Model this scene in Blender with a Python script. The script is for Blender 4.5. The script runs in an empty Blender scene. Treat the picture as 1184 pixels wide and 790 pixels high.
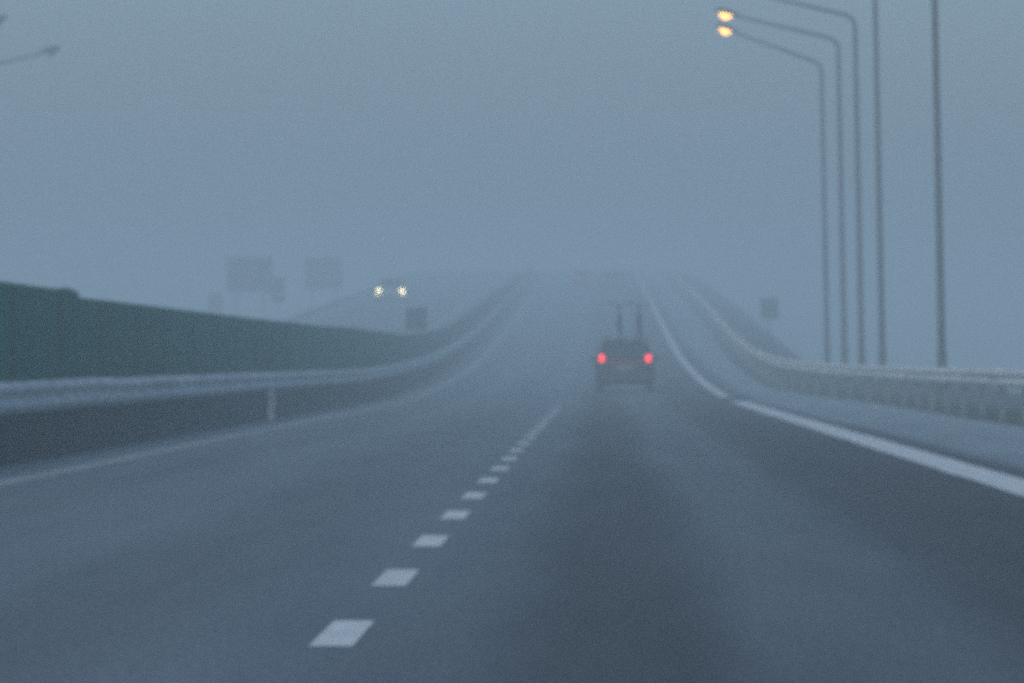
import bpy, bmesh, math, random
from mathutils import Vector, Matrix
random.seed(7)
R = math.radians
sc = bpy.context.scene
col = sc.collection

# ------------------------------------------------------------------ view geometry
FPX = 9000.0            # focal length, in pixels of a 1184 px wide picture
K = FPX / 4500.0        # depth scale
HCAM = 1.1

def prof(y):
    """height of the road along the drive: level, a long dip into a climb, a crest"""
    t = y / K
    g = 0.040
    if t < 92: return 0.0
    if t < 205: return 0.5*g/113*(t-92)**2
    z0 = 0.5*g*113
    if t < 410: return z0 + g*(t-205)
    z1 = z0 + g*205
    if t < 490: return z1 + g*(t-410) - 0.5*0.052/80*(t-410)**2
    z2 = z1 + g*80 - 0.5*0.052*80
    return z2 - 0.012*(t-490)

def interp(tab, t):
    if t <= tab[0][0]: return tab[0][1]
    for (a, va), (b, vb) in zip(tab, tab[1:]):
        if t <= b:
            return va + (vb-va)*(t-a)/(b-a)
    return tab[-1][1]

RAIL_R = [(0,7.6),(98,7.6),(104,7.4),(112,6.9),(120,6.4),(130,6.0),(160,6.1),(220,6.5),(280,6.7),(420,6.7)]
def rail_right_x(y): return interp(RAIL_R, y/K)

YS = []
y = -60.0
while y < 1000: YS.append(y); y += 4.0
while y < 3000: YS.append(y); y += 40.0

# ------------------------------------------------------------------ materials
def new_mat(name):
    m = bpy.data.materials.new(name); m.use_nodes = True
    nt = m.node_tree
    return m, nt, nt.nodes['Principled BSDF']

def nd(nt, t, **kw):
    n = nt.nodes.new(t)
    for k, v in kw.items(): setattr(n, k, v)
    return n

def worn(name, c1, c2, rough=0.6, scale=8.0, metallic=0.0, stretch=(1,1,1), bump=0.0, detail=6, rand=0.0, spec=0.5):
    m, nt, b = new_mat(name)
    tc = nd(nt, 'ShaderNodeTexCoord'); mp = nd(nt, 'ShaderNodeMapping'); no = nd(nt, 'ShaderNodeTexNoise')
    mp.inputs['Scale'].default_value = stretch
    no.inputs['Scale'].default_value = scale; no.inputs['Detail'].default_value = detail
    ra = nd(nt, 'ShaderNodeValToRGB')
    ra.color_ramp.elements[0].position = .32; ra.color_ramp.elements[1].position = .7
    ra.color_ramp.elements[0].color = (*c1, 1); ra.color_ramp.elements[1].color = (*c2, 1)
    L = nt.links.new
    L(tc.outputs['Object'], mp.inputs[0]); L(mp.outputs[0], no.inputs['Vector']); L(no.outputs['Fac'], ra.inputs[0])
    out = ra.outputs[0]
    if rand:
        oi = nd(nt, 'ShaderNodeObjectInfo'); mr = nd(nt, 'ShaderNodeMapRange')
        mr.inputs['To Min'].default_value = 1-rand; mr.inputs['To Max'].default_value = 1+rand
        hs = nd(nt, 'ShaderNodeHueSaturation')
        L(oi.outputs['Random'], mr.inputs['Value']); L(mr.outputs[0], hs.inputs['Value']); L(out, hs.inputs['Color'])
        out = hs.outputs[0]
    L(out, b.inputs['Base Color'])
    b.inputs['Roughness'].default_value = rough; b.inputs['Metallic'].default_value = metallic
    b.inputs['Specular IOR Level'].default_value = spec
    if bump:
        bu = nd(nt, 'ShaderNodeBump'); bu.inputs['Strength'].default_value = bump; bu.inputs['Distance'].default_value = .02
        L(no.outputs['Fac'], bu.inputs['Height']); L(bu.outputs[0], b.inputs['Normal'])
    return m

def glow(name, c, s):
    m, nt, b = new_mat(name)
    b.inputs['Base Color'].default_value = (*[min(1, x*.8) for x in c], 1)
    b.inputs['Emission Color'].default_value = (*c, 1); b.inputs['Emission Strength'].default_value = s
    b.inputs['Roughness'].default_value = .25
    m.cycles.emission_sampling = 'NONE'
    return m

def asphalt(name, stops, x0, x1):
    """damp asphalt; stops = wheel tracks and strips across the road (x, albedo, roughness)"""
    m, nt, b = new_mat(name); L = nt.links.new
    tc = nd(nt, 'ShaderNodeTexCoord'); sx = nd(nt, 'ShaderNodeSeparateXYZ')
    L(tc.outputs['Object'], sx.inputs[0])
    mp = nd(nt, 'ShaderNodeMapping'); mp.inputs['Scale'].default_value = (.6, .03, 1)
    wob = nd(nt, 'ShaderNodeTexNoise'); wob.inputs['Scale'].default_value = 1.0; wob.inputs['Detail'].default_value = 4
    L(tc.outputs['Object'], mp.inputs[0]); L(mp.outputs[0], wob.inputs['Vector'])
    w2 = nd(nt, 'ShaderNodeMath', operation='MULTIPLY_ADD'); w2.inputs[1].default_value = .8; w2.inputs[2].default_value = -.4
    L(wob.outputs['Fac'], w2.inputs[0])
    ax = nd(nt, 'ShaderNodeMath', operation='ADD'); L(sx.outputs['X'], ax.inputs[0]); L(w2.outputs[0], ax.inputs[1])
    mr = nd(nt, 'ShaderNodeMapRange'); mr.inputs['From Min'].default_value = x0; mr.inputs['From Max'].default_value = x1
    L(ax.outputs[0], mr.inputs['Value'])
    ra = nd(nt, 'ShaderNodeValToRGB'); ra.color_ramp.interpolation = 'EASE'
    rr = nd(nt, 'ShaderNodeValToRGB'); rr.color_ramp.interpolation = 'EASE'
    for ramp, idx in ((ra, 1), (rr, 2)):
        el = ramp.color_ramp.elements
        while len(el) > 1: el.remove(el[-1])
        for i, s in enumerate(stops):
            p = (s[0]-x0)/(x1-x0); v = s[idx]
            e = el[0] if i == 0 else el.new(p)
            e.position = p
            e.color = (v*.98, v*1.28, v*1.34, 1) if idx == 1 else (v, v, v, 1)
        L(mr.outputs[0], ramp.inputs[0])
    # long streaks and patches of damp, then the stone grain
    mp2 = nd(nt, 'ShaderNodeMapping'); mp2.inputs['Scale'].default_value = (1.1, .05, 1)
    n2 = nd(nt, 'ShaderNodeTexNoise'); n2.inputs['Scale'].default_value = 1.3; n2.inputs['Detail'].default_value = 7; n2.inputs['Roughness'].default_value = .65
    L(tc.outputs['Object'], mp2.inputs[0]); L(mp2.outputs[0], n2.inputs['Vector'])
    m2 = nd(nt, 'ShaderNodeMapRange'); m2.inputs['To Min'].default_value = .62; m2.inputs['To Max'].default_value = 1.38
    m2.inputs['From Min'].default_value = .25; m2.inputs['From Max'].default_value = .75
    L(n2.outputs['Fac'], m2.inputs['Value'])
    g = nd(nt, 'ShaderNodeTexNoise'); g.inputs['Scale'].default_value = 38; g.inputs['Detail'].default_value = 5
    mp3 = nd(nt, 'ShaderNodeMapping'); mp3.inputs['Scale'].default_value = (1, .12, 1)
    L(tc.outputs['Object'], mp3.inputs[0]); L(mp3.outputs[0], g.inputs['Vector'])
    m3 = nd(nt, 'ShaderNodeMapRange'); m3.inputs['To Min'].default_value = .7; m3.inputs['To Max'].default_value = 1.3
    m3.inputs['From Min'].default_value = .3; m3.inputs['From Max'].default_value = .7
    L(g.outputs['Fac'], m3.inputs['Value'])
    mm = nd(nt, 'ShaderNodeMath', operation='MULTIPLY'); L(m2.outputs[0], mm.inputs[0]); L(m3.outputs[0], mm.inputs[1])
    mx = nd(nt, 'ShaderNodeMix', data_type='RGBA', blend_type='MULTIPLY'); mx.inputs['Factor'].default_value = 1
    L(ra.outputs[0], mx.inputs['A']); L(mm.outputs[0], mx.inputs['B']); L(mx.outputs['Result'], b.inputs['Base Color'])
    rm = nd(nt, 'ShaderNodeMath', operation='MULTIPLY'); L(rr.outputs[0], rm.inputs[0])
    m4 = nd(nt, 'ShaderNodeMapRange'); m4.inputs['To Min'].default_value = .85; m4.inputs['To Max'].default_value = 1.12
    L(n2.outputs['Fac'], m4.inputs['Value']); L(m4.outputs[0], rm.inputs[1]); L(rm.outputs[0], b.inputs['Roughness'])
    bu = nd(nt, 'ShaderNodeBump'); bu.inputs['Strength'].default_value = .35; bu.inputs['Distance'].default_value = .006
    L(g.outputs['Fac'], bu.inputs['Height']); L(bu.outputs[0], b.inputs['Normal'])
    b.inputs['Specular IOR Level'].default_value = .5
    return m

M = {}
M['road'] = asphalt('damp_asphalt', [
    (-6.5,.10,.62),(-5.2,.125,.6),(-4.3,.105,.65),(-3.6,.125,.6),(-2.2,.105,.65),(-1.2,.12,.6),(-.7,.10,.62),
    (-.05,.052,.82),(.3,.052,.82),(.75,.100,.66),(1.35,.092,.66),(1.9,.046,.84),(2.4,.032,.88),(3.1,.032,.88),(4.05,.040,.8),(4.5,.19,.65),(7.1,.22,.65)], -6.5, 7.1)
M['road_far'] = asphalt('damp_asphalt_opposite', [(-21.6,.14,.7),(-19,.13,.65),(-16,.11,.68),(-13,.12,.65),(-9,.13,.7)], -21.6, -9)
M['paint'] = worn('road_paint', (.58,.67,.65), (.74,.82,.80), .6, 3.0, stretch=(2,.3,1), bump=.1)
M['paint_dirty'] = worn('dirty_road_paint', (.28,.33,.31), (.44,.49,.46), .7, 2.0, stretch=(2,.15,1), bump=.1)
M['paint_dull'] = worn('dull_road_paint', (.14,.165,.16), (.24,.27,.26), .7, 2.0, stretch=(2,.15,1))  # duller paint, used for the more distant dashes
M['grass'] = worn('wet_grass', (.040,.058,.046), (.075,.095,.078), .95, .35, bump=.6, detail=10, spec=.1)
M['soil'] = worn('dark_soil', (.018,.018,.017), (.04,.038,.034), .95, .8, bump=.6, detail=9, spec=.1)
M['blade'] = worn('grass_blade', (.03,.045,.03), (.06,.075,.05), .9, 3.0, spec=.1)
M['galv'] = worn('galvanised_steel', (.34,.39,.37), (.78,.84,.80), .65, 3.2, 0.0, stretch=(1,.3,1), bump=.05)
M['post_steel'] = worn('dull_post_steel', (.018,.019,.021), (.035,.037,.04), .7, 9.0)
M['post_grey'] = worn('grey_post_steel', (.09,.10,.10), (.14,.155,.155), .7, 9.0)
M['pole'] = worn('lamp_pole_steel', (.035,.045,.045), (.06,.072,.07), .7, 4.0, .1, stretch=(1,1,.2))
M['lamp_shell'] = worn('lamp_housing', (.03,.034,.038), (.06,.065,.07), .55, 9.0)
M['lamp_glass'] = worn('unlit_lamp_glass', (.10,.11,.12), (.16,.17,.18), .2, 6.0)
M['lamp_on'] = glow('lit_lamp_glass', (1.0,.45,.09), 5.5)
M['green'] = worn('weathered_green_panel', (.0004,.130,.078), (.001,.175,.104), .85, 1.1, stretch=(1,1,.25), bump=.1, rand=.13, spec=.04)
M['green_post'] = worn('green_post', (.001,.038,.03), (.003,.055,.045), .8, 6.0, spec=.05)
M['plinth'] = worn('dark_concrete', (.010,.012,.014), (.028,.030,.034), .9, .7, bump=.4, detail=9, spec=.1)  # near-black tone for the wall below the green panels
M['white_plastic'] = worn('white_plastic', (.5,.5,.49), (.68,.68,.66), .5, 6.0)
M['black_plastic'] = worn('black_plastic', (.012,.012,.012), (.03,.03,.03), .5, 7.0)
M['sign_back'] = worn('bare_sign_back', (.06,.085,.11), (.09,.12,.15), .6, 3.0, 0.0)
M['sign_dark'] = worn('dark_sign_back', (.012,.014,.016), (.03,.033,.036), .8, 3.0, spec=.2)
M['sign_green'] = worn('green_sign_face', (.01,.08,.06), (.02,.10,.075), .45, 2.0)
M['car_dark'] = worn('dirty_dark_paint', (.008,.005,.006), (.018,.011,.013), .5, 4.0, spec=.2)
M['car_silver'] = worn('silver_paint', (.30,.31,.32), (.40,.41,.42), .4, 4.0, .2)
M['car_grey'] = worn('grey_paint', (.05,.052,.055), (.08,.082,.086), .4, 4.0)
M['glass'] = worn('dark_car_glass', (.010,.012,.014), (.022,.024,.027), .12, 3.0)
M['trim'] = worn('black_trim', (.010,.010,.010), (.022,.022,.022), .6, 9.0)
M['tyre'] = worn('tyre_rubber', (.008,.008,.008), (.02,.02,.02), .85, 14.0)
M['rim'] = worn('wheel_metal', (.2,.2,.21), (.32,.32,.33), .4, 9.0, .5)
M['red_lens_glow'] = worn('red_lens_and_glow', (.10,.006,.008), (.18,.010,.012), .3, 8.0)  # unlit tail lenses, and the painted red glow on the tailgate
M['plate'] = worn('number_plate', (.10,.10,.10), (.16,.16,.155), .5, 6.0)
M['tail_on'] = glow('lit_tail_lens', (1.0,.02,.012), 3.4)
M['tail_dim'] = glow('far_tail_lens', (1.0,.05,.07), 1.1)
M['tail_off'] = M['red_lens_glow']
M['head_on'] = glow('lit_headlight', (1.0,.84,.46), 9.0)
M['head_off'] = M['lamp_glass']
M['bike_dark'] = worn('dark_bicycle_paint', (.01,.012,.02), (.025,.028,.04), .4, 9.0)
M['bike_black'] = worn('black_bicycle_paint', (.008,.008,.009), (.018,.018,.02), .4, 9.0)

# ------------------------------------------------------------------ mesh helpers
class MB:
    def __init__(s): s.v = []; s.f = []
    def face(s, pts):
        b = len(s.v); s.v += [tuple(p) for p in pts]; s.f.append(tuple(range(b, b+len(pts))))
    def box(s, c, d, rot=None):
        b = len(s.v); c = Vector(c)
        for x in (-.5,.5):
            for yy in (-.5,.5):
                for z in (-.5,.5):
                    p = Vector((x*d[0], yy*d[1], z*d[2]))
                    if rot is not None: p = rot @ p
                    s.v.append(tuple(c+p))
        for q in ((0,1,3,2),(4,6,7,5),(0,4,5,1),(2,3,7,6),(0,2,6,4),(1,5,7,3)):
            s.f.append(tuple(b+i for i in q))
    def path_tube(s, pts, rads, n=10, cap=True):
        pts = [Vector(p) for p in pts]
        if not hasattr(rads, '__len__'): rads = [rads]*len(pts)
        b = len(s.v); ref = None
        for i, p in enumerate(pts):
            d = (pts[min(i+1, len(pts)-1)] - pts[max(i-1, 0)]).normalized()
            if ref is None:
                ref = Vector((0,0,1)) if abs(d.z) < .9 else Vector((1,0,0))
            u = (ref - d*ref.dot(d)).normalized(); w = d.cross(u); ref = u
            for k in range(n):
                a = 2*math.pi*k/n
                s.v.append(tuple(p + (u*math.cos(a)+w*math.sin(a))*rads[i]))
        for i in range(len(pts)-1):
            for k in range(n):
                k2 = (k+1) % n
                s.f.append((b+i*n+k, b+i*n+k2, b+(i+1)*n+k2, b+(i+1)*n+k))
        if cap:
            s.f.append(tuple(b+k for k in reversed(range(n))))
            s.f.append(tuple(b+(len(pts)-1)*n+k for k in range(n)))
    def loft(s, rings, cap=True):
        b = len(s.v); n = len(rings[0])
        for r in rings: s.v += [tuple(p) for p in r]
        for i in range(len(rings)-1):
            for k in range(n):
                k2 = (k+1) % n
                s.f.append((b+i*n+k, b+i*n+k2, b+(i+1)*n+k2, b+(i+1)*n+k))
        if cap:
            s.f.append(tuple(b+k for k in reversed(range(n))))
            s.f.append(tuple(b+(len(rings)-1)*n+k for k in range(n)))
    def sheet(s, rows):
        b = len(s.v); n = len(rows[0])
        for r in rows: s.v += [tuple(p) for p in r]
        for i in range(len(rows)-1):
            for k in range(n-1):
                s.f.append((b+i*n+k, b+i*n+k+1, b+(i+1)*n+k+1, b+(i+1)*n+k))
    def torus(s, c, R_, r, axis='X', n=28, m=8, squash=1.0):
        b = len(s.v)
        for i in range(n):
            a = 2*math.pi*i/n
            for j in range(m):
                q = 2*math.pi*j/m
                rr = R_ + r*math.cos(q); ww = r*squash*math.sin(q)
                p = (ww, rr*math.cos(a), rr*math.sin(a))
                s.v.append((c[0]+p[0], c[1]+p[1], c[2]+p[2]))
        for i in range(n):
            for j in range(m):
                i2, j2 = (i+1) % n, (j+1) % m
                s.f.append((b+i*m+j, b+i2*m+j, b+i2*m+j2, b+i*m+j2))
    def disc(s, c, profile, n=28):
        """surface of revolution about X: profile = (x offset, radius)"""
        rings = []
        for (dx, r) in profile:
            rings.append([(c[0]+dx, c[1]+r*math.cos(2*math.pi*k/n), c[2]+r*math.sin(2*math.pi*k/n)) for k in range(n)])
        s.loft(rings)
    def build(s, name, mat, parent=None, smooth=False, bevel=0.0, loc=None):
        me = bpy.data.meshes.new(name); me.from_pydata(s.v, [], s.f)
        bm = bmesh.new(); bm.from_mesh(me)
        bmesh.ops.recalc_face_normals(bm, faces=bm.faces)
        bm.to_mesh(me); bm.free()
        if smooth:
            me.polygons.foreach_set('use_smooth', [True]*len(me.polygons))
        me.materials.append(mat)
        o = bpy.data.objects.new(name, me); col.objects.link(o)
        if smooth:
            try:
                me.set_sharp_from_angle(angle=R(40))
            except Exception: pass
        if bevel:
            mod = o.modifiers.new('Bevel', 'BEVEL'); mod.width = bevel; mod.segments = 2; mod.limit_method = 'ANGLE'
        if parent is not None: o.parent = parent
        if loc is not None: o.location = loc
        return o

def tag(o, label, cat, group=None):
    o['label'] = label; o['category'] = cat
    if group: o['group'] = group
    return o
def thing(name, label, cat, loc=(0,0,0), rz=0.0, group=None):
    o = bpy.data.objects.new(name, None); col.objects.link(o)
    o.location = loc; o.rotation_euler = (0,0,rz); o.empty_display_size = .3
    return tag(o, label, cat, group)
KIDS = {}
def kids(o): return [c for c in bpy.data.objects if c.parent is o]
def copy_tree(o, parent=None):
    c = o.copy(); col.objects.link(c); c.parent = parent
    for ch in kids(o): copy_tree(ch, c)
    return c

# ------------------------------------------------------------------ setting: ground and roads
XS = [-1500,-900,-500,-300,-180,-110,-70,-50,-40,-34,-31,-29,-27,-25.5,-24,-22.5,-21,-20,-19,-16,-13,-10.5,-9.2,-8.2,-7.4,-6.4,-5.5,-3,0,3,5,6.6,7.0,7.4,7.9,8.5,9.1,9.8,10.6,11.6,12.8,14,15.5,17,19,22,28,40,60,90,130,200,320,500,900,1500]
def smooth(a, b, x):
    t = max(0.0, min(1.0, (x-a)/(b-a))); return t*t*(3-2*t)
def cross(x, yy=0.0):
    """the motorway climbs on an embankment: the land beside it stays lower"""
    h = prof(yy)
    x0 = -19.4                                   # outer edge of the opposite carriageway
    if x < x0:
        return -.08 + (-2.4 - .95*h)*smooth(0, 4.0+1.5*h, x0-x)
    x0 = 13.0 - 5.5*smooth(140, 195, yy/K)
    if x > x0:
        return -.08 + (-1.8 - .92*h)*smooth(0, 6.0+1.2*h, x-x0)
    return -.08
def far_roll(x, yy):
    a = max(0, min(1, (abs(x)-25)/120)) 
    return a*(.9*math.sin(x*.013+1.1)*math.sin(yy*.009) + .5*math.sin(x*.031+yy*.017))
mb = MB()
mb.sheet([[(x, yy, prof(yy)+cross(x, yy)+far_roll(x, yy)) for x in XS] for yy in YS])
ground = mb.build('ground', M['grass'], smooth=True); ground['kind'] = 'structure'

def road_right(yy): return min(7.06, rail_right_x(yy)-.5)
mb = MB()
rows = []
for yy in YS:
    xr = road_right(yy)
    rows.append([(x, yy, prof(yy)) for x in (-6.25,-5.2,-3,-1,1,3,4.0,.5*(4+xr),xr)])
mb.sheet(rows)
# skirts, so that the paving has an edge of real thickness
mb.sheet([[(-6.25,yy,prof(yy)),(-6.25,yy,prof(yy)-.2)] for yy in YS]); mb.sheet([[(road_right(yy),yy,prof(yy)),(road_right(yy),yy,prof(yy)-.2)] for yy in YS])
road = mb.build('road', M['road'], smooth=True); road['kind'] = 'structure'
mb = MB()
mb.sheet([[(x, yy, prof(yy)-.02) for x in (-18.8,-16,-14,-12,-9.0)] for yy in YS])
mb.sheet([[(-9.0,yy,prof(yy)-.02),(-9.0,yy,prof(yy)-.2)] for yy in YS])
mb.sheet([[(-18.8,yy,prof(yy)-.02),(-18.8,yy,prof(yy)-.2)] for yy in YS])
oroad = mb.build('opposite_road', M['road_far'], smooth=True); oroad['kind'] = 'structure'
mb = MB()
mb.sheet([[(x, yy, prof(yy)-.03+h+.04*math.sin(yy*.7+x*3)) for x,h in ((-8.7,-.04),(-8.1,.04),(-7.5,.06),(-6.3,.0),(-6.26,-.10))] for yy in YS])
med = mb.build('median_soil', M['soil'], smooth=True); med['kind'] = 'structure'

def strip(x0, x1, ya, yb, z=.004, jit=0.0):
    """a thin painted strip following the road"""
    m = MB(); ys = [ya] + [v for v in YS if ya+.5 < v < yb-.5] + [yb]
    if jit:
        ys = sorted(set(ys + [v+2 for v in ys[:-1]]))
        ys = [v for v in ys if ya <= v <= yb]
    m.sheet([[(x0+random.uniform(-jit,jit), v, prof(v)+z), (x1+random.uniform(-jit,jit), v, prof(v)+z)] for v in ys])
    return m
# broken line between the two lanes
SP = 0.000814*FPX*HCAM                       # distance from dash to dash
Y1 = FPX*HCAM/315.0
XD = -1.045
k = -1
n_dash = 0
while True:
    yc = Y1 + k*SP; k += 1
    if yc > 640: break
    ln = SP*.37
    d = strip(XD-.086, XD+.086, yc-ln/2, yc+ln/2).build('lane_dash', M['paint'] if yc < 190 else M['paint_dull'], road); n_dash += 1
strip(-5.53, -5.27, -40, 800, jit=.012).build('edge_line', M['paint_dirty'], road)
strip(3.42, 3.92, -40, 208, jit=.02).build('edge_line', M['paint'], road)
strip(3.42, 3.74, 225, 820, jit=.02).build('edge_line', M['paint'], road)
strip(4.02, 4.20, -40, 232, jit=.02).build('tar_joint', M['trim'], road)
strip(-9.9, -9.65, -40, 820).build('edge_line', M['paint_dirty'], oroad)
strip(-18.0, -17.75, -40, 820).build('edge_line', M['paint_dirty'], oroad)

# grass along the right verge
mb = MB()
for i in range(15000):
    yy = 60 + 340*random.random()**1.3
    x = rail_right_x(yy) + random.choice((-1,1,1))*random.random()**1.5*1.6 + .55
    if x < road_right(yy)+.04: continue
    if x > 9: continue
    z = prof(yy)-.09; h = random.uniform(.08,.26); a = random.uniform(0, math.pi)
    lx, ly = random.uniform(-.08,.08), random.uniform(-.08,.08); w = random.uniform(.012,.03)
    mb.face([(x-w*math.cos(a), yy-w*math.sin(a), z), (x+w*math.cos(a), yy+w*math.sin(a), z), (x+lx, yy+ly, z+h)])
gr = mb.build('grass', M['blade']); gr['kind'] = 'stuff'

# ------------------------------------------------------------------ crash barriers
W = [(.0,.31),(.012,.315),(.075,.262),(.083,.235),(.075,.21),(.012,.165),(.012,.145),(.075,.10),(.083,.075),(.075,.05),(.012,-.005),(.0,.0)]
def guard_rail(label, fx, side, ztop, y0, y1, step, post_mat):
    """side = +1: the corrugated face looks towards +x"""
    root = thing('guard_rail', label, 'guard rail', (0,0,0))
    ys = []; v = y0
    while v < y1: ys.append(v); v += 4.0
    rings = []
    for v in ys:
        dz = random.uniform(-.010,.010); dx = random.uniform(-.012,.012)
        rings.append([(fx(v)+dx+side*a*1.15, v, prof(v)+ztop-.335+b*1.08+dz) for a,b in W])
    mb = MB(); mb.loft(rings)
    mb.build('beam', M['galv'], root, smooth=True)
    for i, v in enumerate(ys):
        if v < 560 and i % 3 == 1:
            mb = MB()
            mb.loft([[(fx(q)+side*(a*1.15+.012), q, prof(q)+ztop-.335+b*1.08) for a,b in W] for q in (v-.22, v+.22)])
            mb.build('splice_plate', M['galv'], root, smooth=True)
    v = y0 + 2
    n = 0
    while v < y1 and n < 96:
        mb = MB(); x = fx(v) - side*.11
        mb.box((x, v, prof(v)+(ztop-.06-.3)/2), (.10,.055,ztop-.06+.3))
        mb.box((x+side*.06, v, prof(v)+ztop-.19), (.10,.12,.16))
        mb.build('post', post_mat, root); v += step; n += 1
    return root
guard_rail('grey corrugated crash barrier along the left edge, in front of the green screen', lambda v: -6.35, 1, .885, 40, 760, 8.0, M['post_steel'])
guard_rail('grey corrugated crash barrier along the right shoulder, in front of the lamp poles', rail_right_x, -1, .955, 60, 760, 8.0, M['post_grey'])

# ------------------------------------------------------------------ green barrier in the median
root = thing('green_screen', 'long dark green barrier standing behind the left crash barrier', 'screen', (0,0,0))
FX = -7.0
HT = [(0,2.03),(51.8,2.03),(51.9,1.955),(80,1.965),(108,1.99),(125,1.85),(146,1.60),(180,1.42),(240,1.27),(420,1.2)]
rows = []
mb = MB()
yy = 60.0
ps = []
while yy < 780: ps.append(yy); yy += 8.0
mb.loft([[(FX+.13,v,prof(v)-.3),(FX+.10,v,prof(v)+.60),(FX-.10,v,prof(v)+.60),(FX-.13,v,prof(v)-.3)] for v in ps])
mb.build('base_wall', M['plinth'], root)
for i, v in enumerate(ps[:-1]):
    v2 = v+8.0
    n = 40 if v < 360 else 8
    front = []
    jt = random.uniform(-.004,.004)
    top_pts = []
    for j in range(n+1):
        q = v+.06+(7.88)*j/n
        off = .028 if j % 2 else -.028
        h = interp(HT, q/K) + jt
        if 99.5 < q < 103.4: h += .035*(1-abs(q-101.6)/2.0)
        front.append((q, off, h))
    mb = MB()
    mb.loft([[(FX+o+.012,q,prof(q)+.604),(FX+o+.012,q,prof(q)+h),(FX+o-.012,q,prof(q)+h),(FX+o-.012,q,prof(q)+.604)] for q,o,h in front])
    mb.build('panel', M['green'], root)
    mb = MB(); h = interp(HT, v/K)
    mb.box((FX, v, prof(v)+.604+(h-.62)/2), (.11,.10,h-.62))
    mb.build('post', M['green_post'], root)

# small white marker post below the left rail
root = thing('marker_post', 'small white marker post below the left crash barrier', 'marker post', (-6.20, 146, prof(146)))
mb = MB()
mb.loft([[(-.06,-.02,-.05),(.06,-.02,-.05),(.05,.03,-.05),(-.05,.03,-.05)],[(-.06,-.02,.50),(.06,-.02,.50),(.05,.03,.50),(-.05,.03,.50)],[(-.055,-.015,.56),(.055,-.015,.53),(.045,.025,.53),(-.045,.025,.56)]])
mb.build('post', M['white_plastic'], root, bevel=.004)
mb = MB(); mb.box((0,-.024,.42),(.05,.006,.09)); mb.build('reflector', M['lamp_shell'], root)

# ------------------------------------------------------------------ street lamps
def make_lamp(label, x, y, lit, mirror=False, hc=12.2, reach=3.0, rise=1.2):
    """pole with one long rising arm, a slight lean; arm towards -x unless mirrored"""
    s = 1 if mirror else -1
    bz = prof(y)+cross(x, y)
    root = thing('street_lamp', label, 'street lamp', (x, y, bz), 0, 'street lamps along the motorway')
    lean = R(-1.15)
    root.rotation_euler = (0, lean, 0) if not mirror else (0, -lean, 0)
    H = hc - bz
    mb = MB(); mb.path_tube([(0,0,-.25),(0,0,1.4),(0,0,1.42),(0,0,H-.5)], [.118,.115,.098,.068], 16)
    mb.build('pole', M['pole'], root, smooth=True)
    pts = [(0,0,H-.56)]
    for a in range(0, 7):
        t = a/6*R(72)
        pts.append((s*.42*(1-math.cos(t)), 0, H-.5+.42*math.sin(t)))
    x0, _, z0 = pts[-1]
    pts.append((s*reach, 0, z0+rise))
    mb = MB(); mb.path_tube(pts, [.07]+[.062]*7+[.042], 12)
    mb.build('arm', M['pole'], root, smooth=True)
    mb = MB()
    ca = math.atan2(rise, reach-abs(x0)); hx, hz = reach, z0+rise
    def P(u, w, v): return (s*(hx+u*math.cos(ca)-v*math.sin(ca)), w, hz+u*math.sin(ca)+v*math.cos(ca))
    prof_h = [(-.12,.05,.045),(.06,.09,.09),(.25,.16,.15),(.55,.17,.15),(.74,.12,.10),(.80,.05,.04)]
    mb.loft([[P(u, w*math.cos(q), v*math.sin(q)+.02) if math.sin(q) > 0 else P(u, w*math.cos(q), v*.35*math.sin(q)+.02) for q in [2*math.pi*i/14 for i in range(14)]] for u,w,v in prof_h])
    head = mb.build('lamp_head', M['lamp_shell'], root, smooth=True)
    mb = MB()
    gl = [(.18,.06,.03),(.25,.12,.14),(.36,.14,.20),(.48,.13,.18),(.58,.09,.11),(.64,.03,.02)]
    mb.loft([[P(u, w*math.cos(q), -.012 + (v*math.sin(q) if math.sin(q) < 0 else .01*math.sin(q))) for q in [2*math.pi*i/14 for i in range(14)]] for u,w,v in gl])
    mb.build('lamp_glass', M['lamp_on'] if lit else M['lamp_glass'], head, smooth=True)
    mb = MB(); mb.box((0,-.115,1.0),(.10,.02,.42)); mb.build('hatch', M['lamp_shell'], root)
    return root
PX = 8.26
lab = ['thickest grey lamp pole, standing alone nearest the right edge, top out of view',
       'grey lamp pole, second from the right edge, no arm in view',
       'grey street lamp with arm running out of view, right of the lit lamps',
       'lit street lamp with the upper of the two glowing yellow heads',
       'thinnest and farthest street lamp, with the lower glowing yellow head']
for xo, lb, rc in zip((394,325,301,281,261), lab, ((3.4,.80),(3.4,.80),(3.4,.80),(3.4,.80),(3.1,1.08))):
    make_lamp(lb, PX, FPX*PX/xo, True, reach=rc[0], rise=rc[1])
make_lamp('unlit street lamp reaching in from the left edge, whole head visible', -25.1, 302, False, True, hc=12.5, rise=.72)
make_lamp('unlit street lamp at top left corner, only its head tip in view', -25.1, 275, False, True, hc=12.5, rise=.72)

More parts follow.
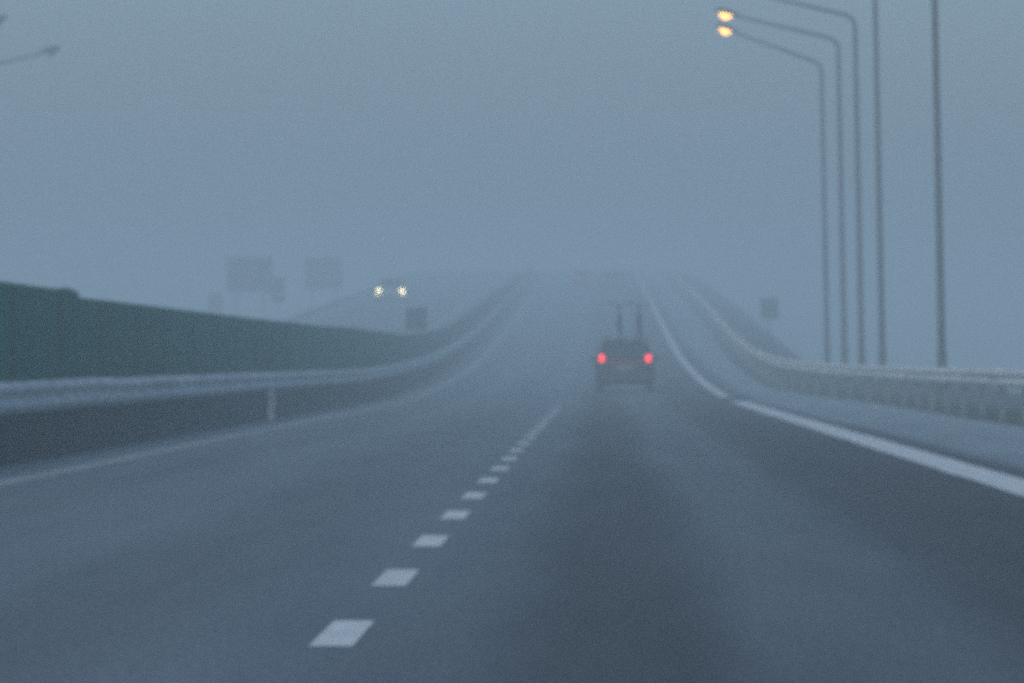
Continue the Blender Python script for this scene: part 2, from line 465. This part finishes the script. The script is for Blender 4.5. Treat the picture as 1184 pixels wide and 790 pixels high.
# ------------------------------------------------------------------ signs
def sign(label, px0, px1, py0, py1, t, mat, posts=2, group=None, frame=True):
    y = t*K
    X0, X1 = (px0-696)*t/4500, (px1-696)*t/4500
    z1, z0 = (418-py0)*t/4500+HCAM, (418-py1)*t/4500+HCAM
    xc, w, h = (X0+X1)/2, X1-X0, z1-z0
    gz = prof(y)+cross(xc, y)
    root = thing('road_sign', label, 'road sign', (xc, y, gz), 0, group)
    mb = MB(); mb.box((0,0,(z0+z1)/2-gz),(w,.03,h)); mb.build('panel', mat, root, bevel=.008)
    mb = MB()
    for f in ((.2,.8) if h > 1.2 else (.35,)):
        mb.box((0,-.035 if mat is not M['sign_green'] else .035,z0-gz+h*f),(w*.96,.03,.06))
    mb.build('bracket', M['post_steel'], root)
    for sx in ((-.3,.3) if posts == 2 else (0,)):
        mb = MB(); mb.path_tube([(sx*w,.06,-.4),(sx*w,.06,z1-gz-.05)], .05 if w > 1.5 else .035, 10)
        mb.build('post', M['post_steel'], root, smooth=True)
    return root
sign('small dark square sign on a post behind the green screen, below the headlights', 469,494,356,382,168, M['sign_dark'], 1)
sign('small greenish square sign on a thin post behind the right crash barrier', 879,900,345,369,190, M['sign_green'], 1)
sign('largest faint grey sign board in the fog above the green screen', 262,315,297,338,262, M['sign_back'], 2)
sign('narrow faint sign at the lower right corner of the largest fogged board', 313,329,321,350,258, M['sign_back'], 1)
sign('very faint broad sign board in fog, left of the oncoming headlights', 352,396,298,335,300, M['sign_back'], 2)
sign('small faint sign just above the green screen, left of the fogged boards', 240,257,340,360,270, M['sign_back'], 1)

# ------------------------------------------------------------------ cars
def make_car(label, cat='car'):
    root = thing('car', label, cat, (0,0,0))
    ST = [(-2.16,.78,.42,.66,.70),(-2.12,.85,.32,.92,.98),(-2.07,.875,.28,1.0,1.04),(-1.98,.89,.25,1.02,1.18),(-1.80,.895,.24,1.02,1.545),(-1.2,.895,.24,1.0,1.60),
          (-.2,.895,.24,.98,1.61),(.25,.895,.24,.97,1.56),(.75,.895,.24,.96,1.24),(1.1,.885,.24,.95,1.01),(1.7,.86,.26,.86,.92),(2.0,.80,.30,.74,.80),(2.14,.66,.38,.64,.68)]
    rings = []
    for y, hw, zb, zl, zr in ST:
        half = [(0,zb),(hw*.84,zb),(hw*.97,zb+.05),(hw,zb+.16),(hw,zl-.12),(hw*.97,zl),(hw*(.97-.24*min(1,(zr-zl)/.6)),zr-.05*(1 if zr-zl>.1 else .4)),(hw*(.87-.24*min(1,(zr-zl)/.6)),zr-.005),(0,zr+.012)]
        ring = [(x,y,z) for x,z in half] + [(-x,y,z) for x,z in reversed(half[1:-1])]
        rings.append(ring)
    mb = MB(); mb.loft(rings)
    mb.build('body', M['car_dark'], root, smooth=True)
    def panel(pts, thick, name, mat):
        m = MB(); pts = [Vector(p) for p in pts]
        n = (pts[1]-pts[0]).cross(pts[2]-pts[1]).normalized()*thick
        m.loft([[p-n for p in pts],[p+n for p in pts]])
        return m.build(name, mat, root, bevel=.008)
    panel([(-.70,-2.085,1.08),(.70,-2.085,1.08),(.58,-1.85,1.49),(-.58,-1.85,1.49)], .012, 'rear_window', M['glass'])
    panel([(-.66,1.06,1.05),(.66,1.06,1.05),(.56,.32,1.535),(-.56,.32,1.535)], .012, 'windscreen', M['glass'])
    for s in (-1,1):
        panel([(s*.880,-1.75,1.06),(s*.880,.62,1.05),(s*.725,.22,1.48),(s*.725,-1.62,1.50)], .012, 'side_window', M['glass'])
        m = MB(); x = s*.715
        m.loft([[(x-.085,-2.03,.94),(x+.085,-2.03,.94),(x+.075,-2.03,1.165),(x-.07,-2.03,1.165)],
                [(x-.07,-2.155,.955),(x+.06,-2.15,.955),(x+.05,-2.125,1.145),(x-.05,-2.125,1.145)]])
        m.build('tail_light', M['tail_on'], root, bevel=.012)
        m = MB(); x = s*.66
        m.loft([[(x-.14,1.80,.53),(x+.14,1.80,.53),(x+.13,1.70,.92),(x-.13,1.70,.92)],
                [(x-.12,2.12,.55),(x+.12,2.12,.55),(x+.09,2.01,.90),(x-.09,2.01,.90)]])
        m.build('headlight', M['head_off'], root, bevel=.012)
        m = MB(); m.box((s*.985,.62,1.04),(.17,.09,.12)); m.box((s*.90,.64,1.0),(.08,.05,.05))
        m.build('mirror', M['car_dark'], root, bevel=.02)
        for y in (-1.30,1.32):
            m = MB(); m.disc((s*.78,y,.325),[(-.10,.20),(-.105,.29),(-.085,.322),(.085,.322),(.105,.29),(.10,.20)])
            wh = m.build('tyre', M['tyre'], root, smooth=True)
            m = MB(); m.disc((s*.78,y,.325),[(-.06,.02),(-.09,.20),(.09,.20),(.075*s if s>0 else .05,.03)])
            m.build('rim', M['rim'], wh, smooth=True)
    m = MB(); m.loft([[(-.86,-2.02,.36),(.86,-2.02,.36),(.88,-2.02,.60),(-.88,-2.02,.60)],[(-.80,-2.21,.38),(.80,-2.21,.38),(.82,-2.22,.58),(-.82,-2.22,.58)]])
    m.build('rear_bumper', M['trim'], root, bevel=.03)
    m = MB(); m.loft([[(-.80,1.95,.34),(.80,1.95,.34),(.80,1.95,.56),(-.80,1.95,.56)],[(-.62,2.19,.36),(.62,2.19,.36),(.62,2.19,.54),(-.62,2.19,.54)]])
    m.build('front_bumper', M['trim'], root, bevel=.03)
    m = MB(); m.box((0,-2.145,.95),(1.10,.05,.10)); m.build('red_glow_strip', M['red_lens_glow'], root, bevel=.01)  # red glow between the tail lamps, put in as a dark red strip
    m = MB(); m.box((0,-2.17,.76),(.52,.03,.12)); m.build('number_plate', M['plate'], root, bevel=.004)
    m = MB(); m.path_tube([(.45,-2.05,.28),(.45,-2.22,.27)], .03, 10); m.build('exhaust', M['trim'], root, smooth=True)
    return root
CT = 121.0
CY = CT*K
CX = (722.5-696)*CT/4500
pitch = math.atan((prof(CY+2)-prof(CY-2))/4)
car = make_car('dark car ahead with lit red tail lights and two bicycles on its roof')
car.location = (CX, CY, prof(CY)+.002); car.rotation_euler = (pitch,0,0)

# copies of the same car, before the roof bars are fitted
def recolour(root, m):
    for c in kids(root):
        b = c.name.split('.')[0]
        for key, mat in m.items():
            if b in key.split('|'):
                c.data = c.data.copy(); c.data.materials[0] = mat
def place(o, label, px, t, rz=0.0, group=None):
    y = t*K; a = math.atan((prof(y+2)-prof(y-2))/4)
    o.location = ((px-696)*t/4500, y, prof(y)+.002-(.02 if px < 500 else 0))
    o.rotation_euler = (a if rz == 0 else -a, 0, rz)
    o['label'] = label
    if group: o['group'] = group
on = copy_tree(car); place(on, 'oncoming light car with two bright headlights beyond the green screen', 452.5, 281, math.pi)
recolour(on, {'body|mirror': M['car_silver'], 'tail_light': M['tail_off'], 'headlight': M['head_on']})
on.scale = (1.26,1.2,1.15)
f1 = copy_tree(car); place(f1, 'barely visible car near the hilltop, faint red tail lights, left of the other', 673, 330)
recolour(f1, {'body|mirror': M['car_grey'], 'tail_light': M['tail_dim']})
f2 = copy_tree(car); place(f2, 'barely visible grey car near the hilltop, right of the other faint car', 709, 322)
recolour(f2, {'body|mirror': M['car_grey'], 'tail_light': M['tail_off']})

# roof bars and bicycles on the near car
mb = MB()
for y in (-1.25,.05):
    mb.box((0,y,1.665),(1.34,.06,.03))
    for s in (-1,1): mb.box((s*.62,y,1.622),(.06,.08,.085))
mb.build('roof_bars', M['trim'], car)
def make_bike(label, paint):
    root = thing('bicycle', label, 'bicycle', (0,0,0), 0, 'bicycles on the car roof')
    rw = .335
    fr, bk, bb, hd, st = (0,.55,rw), (0,-.50,rw), (0,-.08,.29), (0,.36,.80), (0,-.25,.78)
    mb = MB()
    for a, b, r in ((bb,hd,.024),(st,hd,.021),(bb,st,.020),((0,.34,.90),(0,.385,.70),.024)):
        mb.path_tube([a,b], r, 10)
    for s in (-1,1):
        mb.path_tube([(s*.03,-.08,.29),(s*.07,-.50,rw)], .012, 8); mb.path_tube([(s*.02,-.24,.76),(s*.07,-.50,rw)], .011, 8)
    mb.build('frame', paint, root, smooth=True)
    mb = MB()
    for s in (-1,1): mb.path_tube([(s*.05,.40,.68),(s*.062,.55,rw)], .016, 8)
    mb.box((0,.395,.69),(.14,.05,.05)); mb.build('fork', paint, root)
    for c in (fr, bk):
        mb = MB(); mb.torus(c, rw-.042, .042, m=10)
        wh = mb.build('wheel', M['tyre'], root, smooth=True)
        mb = MB()
        mb.torus(c, rw-.075, .012, n=28, m=6)
        mb.path_tube([(-.04,c[1],c[2]),(.04,c[1],c[2])], .022, 8)
        for i in range(16):
            a = 2*math.pi*i/16
            mb.path_tube([(.03*(-1)**i,c[1],c[2]),(0,c[1]+(rw-.08)*math.cos(a),c[2]+(rw-.08)*math.sin(a))], .0025, 4)
        mb.build('spokes', M['rim'], wh)
        mb = MB()
        rows = []
        for i in range(13):
            a = R(20+i*12.0) if c is bk else R(30+i*10)
            rows.append([(-.042,c[1]+(rw+.015)*math.cos(a),c[2]+(rw+.015)*math.sin(a)),(0,c[1]+(rw+.03)*math.cos(a),c[2]+(rw+.03)*math.sin(a)),(.042,c[1]+(rw+.015)*math.cos(a),c[2]+(rw+.015)*math.sin(a)),(0,c[1]+(rw+.022)*math.cos(a),c[2]+(rw+.022)*math.sin(a))])
        mb.loft(rows); mb.build('mudguard', M['black_plastic'], root, smooth=True)
    mb = MB(); mb.path_tube([(0,-.25,.76),(0,-.285,.93)], .015, 8)
    sp = mb.build('seat_post', M['rim'], root, smooth=True)
    mb = MB()
    mb.loft([[(w*math.cos(q),y,.945+h*math.sin(q)) for q in [2*math.pi*i/12 for i in range(12)]] for y,w,h in ((-.43,.05,.02),(-.40,.10,.04),(-.33,.105,.045),(-.24,.06,.035),(-.14,.025,.025),(-.11,.01,.012))])
    mb.build('saddle', M['black_plastic'], root, smooth=True)
    mb = MB()
    mb.path_tube([(0,.34,.88),(0,.335,1.0),(0,.37,1.04)], .017, 8)
    mb.path_tube([(-.31,.30,1.055),(-.18,.35,1.05),(0,.37,1.04),(.18,.35,1.05),(.31,.30,1.055)], .016, 8)
    hb = mb.build('handlebar', M['rim'], root, smooth=True)
    for s in (-1,1):
        mb = MB(); mb.path_tube([(s*.19,.345,1.05),(s*.315,.298,1.055)], .023, 8); mb.build('grip', M['black_plastic'], hb, smooth=True)
    mb = MB(); mb.disc((.045,-.08,.29),[(-.006,.09),(.006,.09)], 20)
    mb.path_tube([(.06,-.08,.29),(.07,-.20,.17)], .011, 6); mb.path_tube([(-.06,-.08,.29),(-.07,.04,.41)], .011, 6); mb.path_tube([(-.06,-.08,.29),(.06,-.08,.29)], .016, 8)
    ck = mb.build('crank', M['black_plastic'], root)
    for s, p in ((1,(.12,-.20,.17)),(-1,(-.12,.04,.41))):
        mb = MB(); mb.box(p,(.10,.08,.025)); mb.build('pedal', M['black_plastic'], ck)
    mb = MB(); mb.box((0,-.57,.72),(.13,.34,.02)); 
    for s in (-1,1): mb.path_tube([(s*.055,-.6,.71),(s*.07,-.50,rw)], .007, 6)
    mb.build('luggage_rack', M['black_plastic'], root)
    mb = MB(); mb.box((0,.03,-.008),(.11,1.45,.02)); mb.box((.07,-.10,.20),(.02,.03,.40)); mb.build('roof_tray', M['trim'], root)
    return root
b1 = make_bike('dark bicycle upright on the car roof, the left one', M['bike_dark'])
def on_roof(o, dx, dy):
    m = Matrix.Translation(car.location) @ Matrix.Rotation(pitch, 4, 'X') @ Matrix.Translation((dx,dy,1.70))
    o.location = m.to_translation(); o.rotation_euler = (pitch,0,0)
on_roof(b1, -.17, -.55)
b2 = copy_tree(b1); b2['label'] = 'dark bicycle upright on the car roof, the right one'
on_roof(b2, .44, -.60)

# ------------------------------------------------------------------ fog
mb = MB(); mb.box((0,1470,4.5),(3100,3140,23.0))
haze = mb.build('haze', M['trim']); haze['kind'] = 'stuff'
hm = bpy.data.materials.new('haze_air'); hm.use_nodes = True; nt = hm.node_tree
for n in list(nt.nodes):
    if n.type != 'OUTPUT_MATERIAL': nt.nodes.remove(n)
out = [n for n in nt.nodes if n.type == 'OUTPUT_MATERIAL'][0]
pv = nt.nodes.new('ShaderNodeVolumePrincipled')
pv.inputs['Color'].default_value = (.69,.91,.99,1); pv.inputs['Density'].default_value = .0065/K; pv.inputs['Anisotropy'].default_value = 0.0
nt.links.new(pv.outputs[0], out.inputs['Volume'])
haze.data.materials.clear(); haze.data.materials.append(hm)

# ------------------------------------------------------------------ light
SUN_EL, SUN_AZ = R(26), R(200)      # azimuth clockwise from +y: behind the camera, a little to the left
w = bpy.data.worlds.new('World'); sc.world = w; w.use_nodes = True
nt = w.node_tree; bg = nt.nodes['Background']
sky = nt.nodes.new('ShaderNodeTexSky'); sky.sky_type = 'NISHITA'; sky.sun_disc = False
sky.sun_elevation = SUN_EL; sky.sun_rotation = SUN_AZ
sky.air_density = .72; sky.dust_density = 2.85; sky.ozone_density = 3.6
nt.links.new(sky.outputs[0], bg.inputs['Color']); bg.inputs['Strength'].default_value = .12
sl = bpy.data.lights.new('sun', 'SUN'); sl.energy = .6; sl.angle = R(30); sl.color = (1.0,.97,.92)
so = bpy.data.objects.new('sun', sl); col.objects.link(so)
sd = Vector((math.sin(SUN_AZ)*math.cos(SUN_EL), math.cos(SUN_AZ)*math.cos(SUN_EL), math.sin(SUN_EL)))
so.rotation_euler = sd.to_track_quat('Z','Y').to_euler(); so.location = (0,-20,60)

# ------------------------------------------------------------------ camera
cd = bpy.data.cameras.new('camera'); cam = bpy.data.objects.new('camera', cd); col.objects.link(cam)
cam.location = (0,0,HCAM)
cam.rotation_euler = (math.pi/2 + math.atan(23/FPX), 0, math.atan(104/FPX))
cd.sensor_fit = 'HORIZONTAL'; cd.sensor_width = 36.0; cd.lens = 36.0*FPX/1184
cd.clip_start = .1; cd.clip_end = 8000
cd.dof.use_dof = True; cd.dof.focus_distance = 5.0      # the photograph is focused on the windscreen, short of everything
BLUR = 7.6
cd.dof.aperture_fstop = (cd.lens/1000)/(BLUR*5.0/FPX)
sc.camera = cam

sc.render.engine = 'CYCLES'
cy = sc.cycles
cy.max_bounces = 6; cy.diffuse_bounces = 3; cy.glossy_bounces = 3; cy.volume_bounces = 2; cy.transmission_bounces = 2
cy.sample_clamp_indirect = .45
cy.use_denoising = False      # the photograph's own grain
cy.pixel_filter_type = 'BLACKMAN_HARRIS'; cy.filter_width = 3.2
vs = sc.view_settings
vs.view_transform = 'Standard'; vs.look = 'None'; vs.gamma = 1.0; vs.use_curve_mapping = False
vs.exposure = 0.16
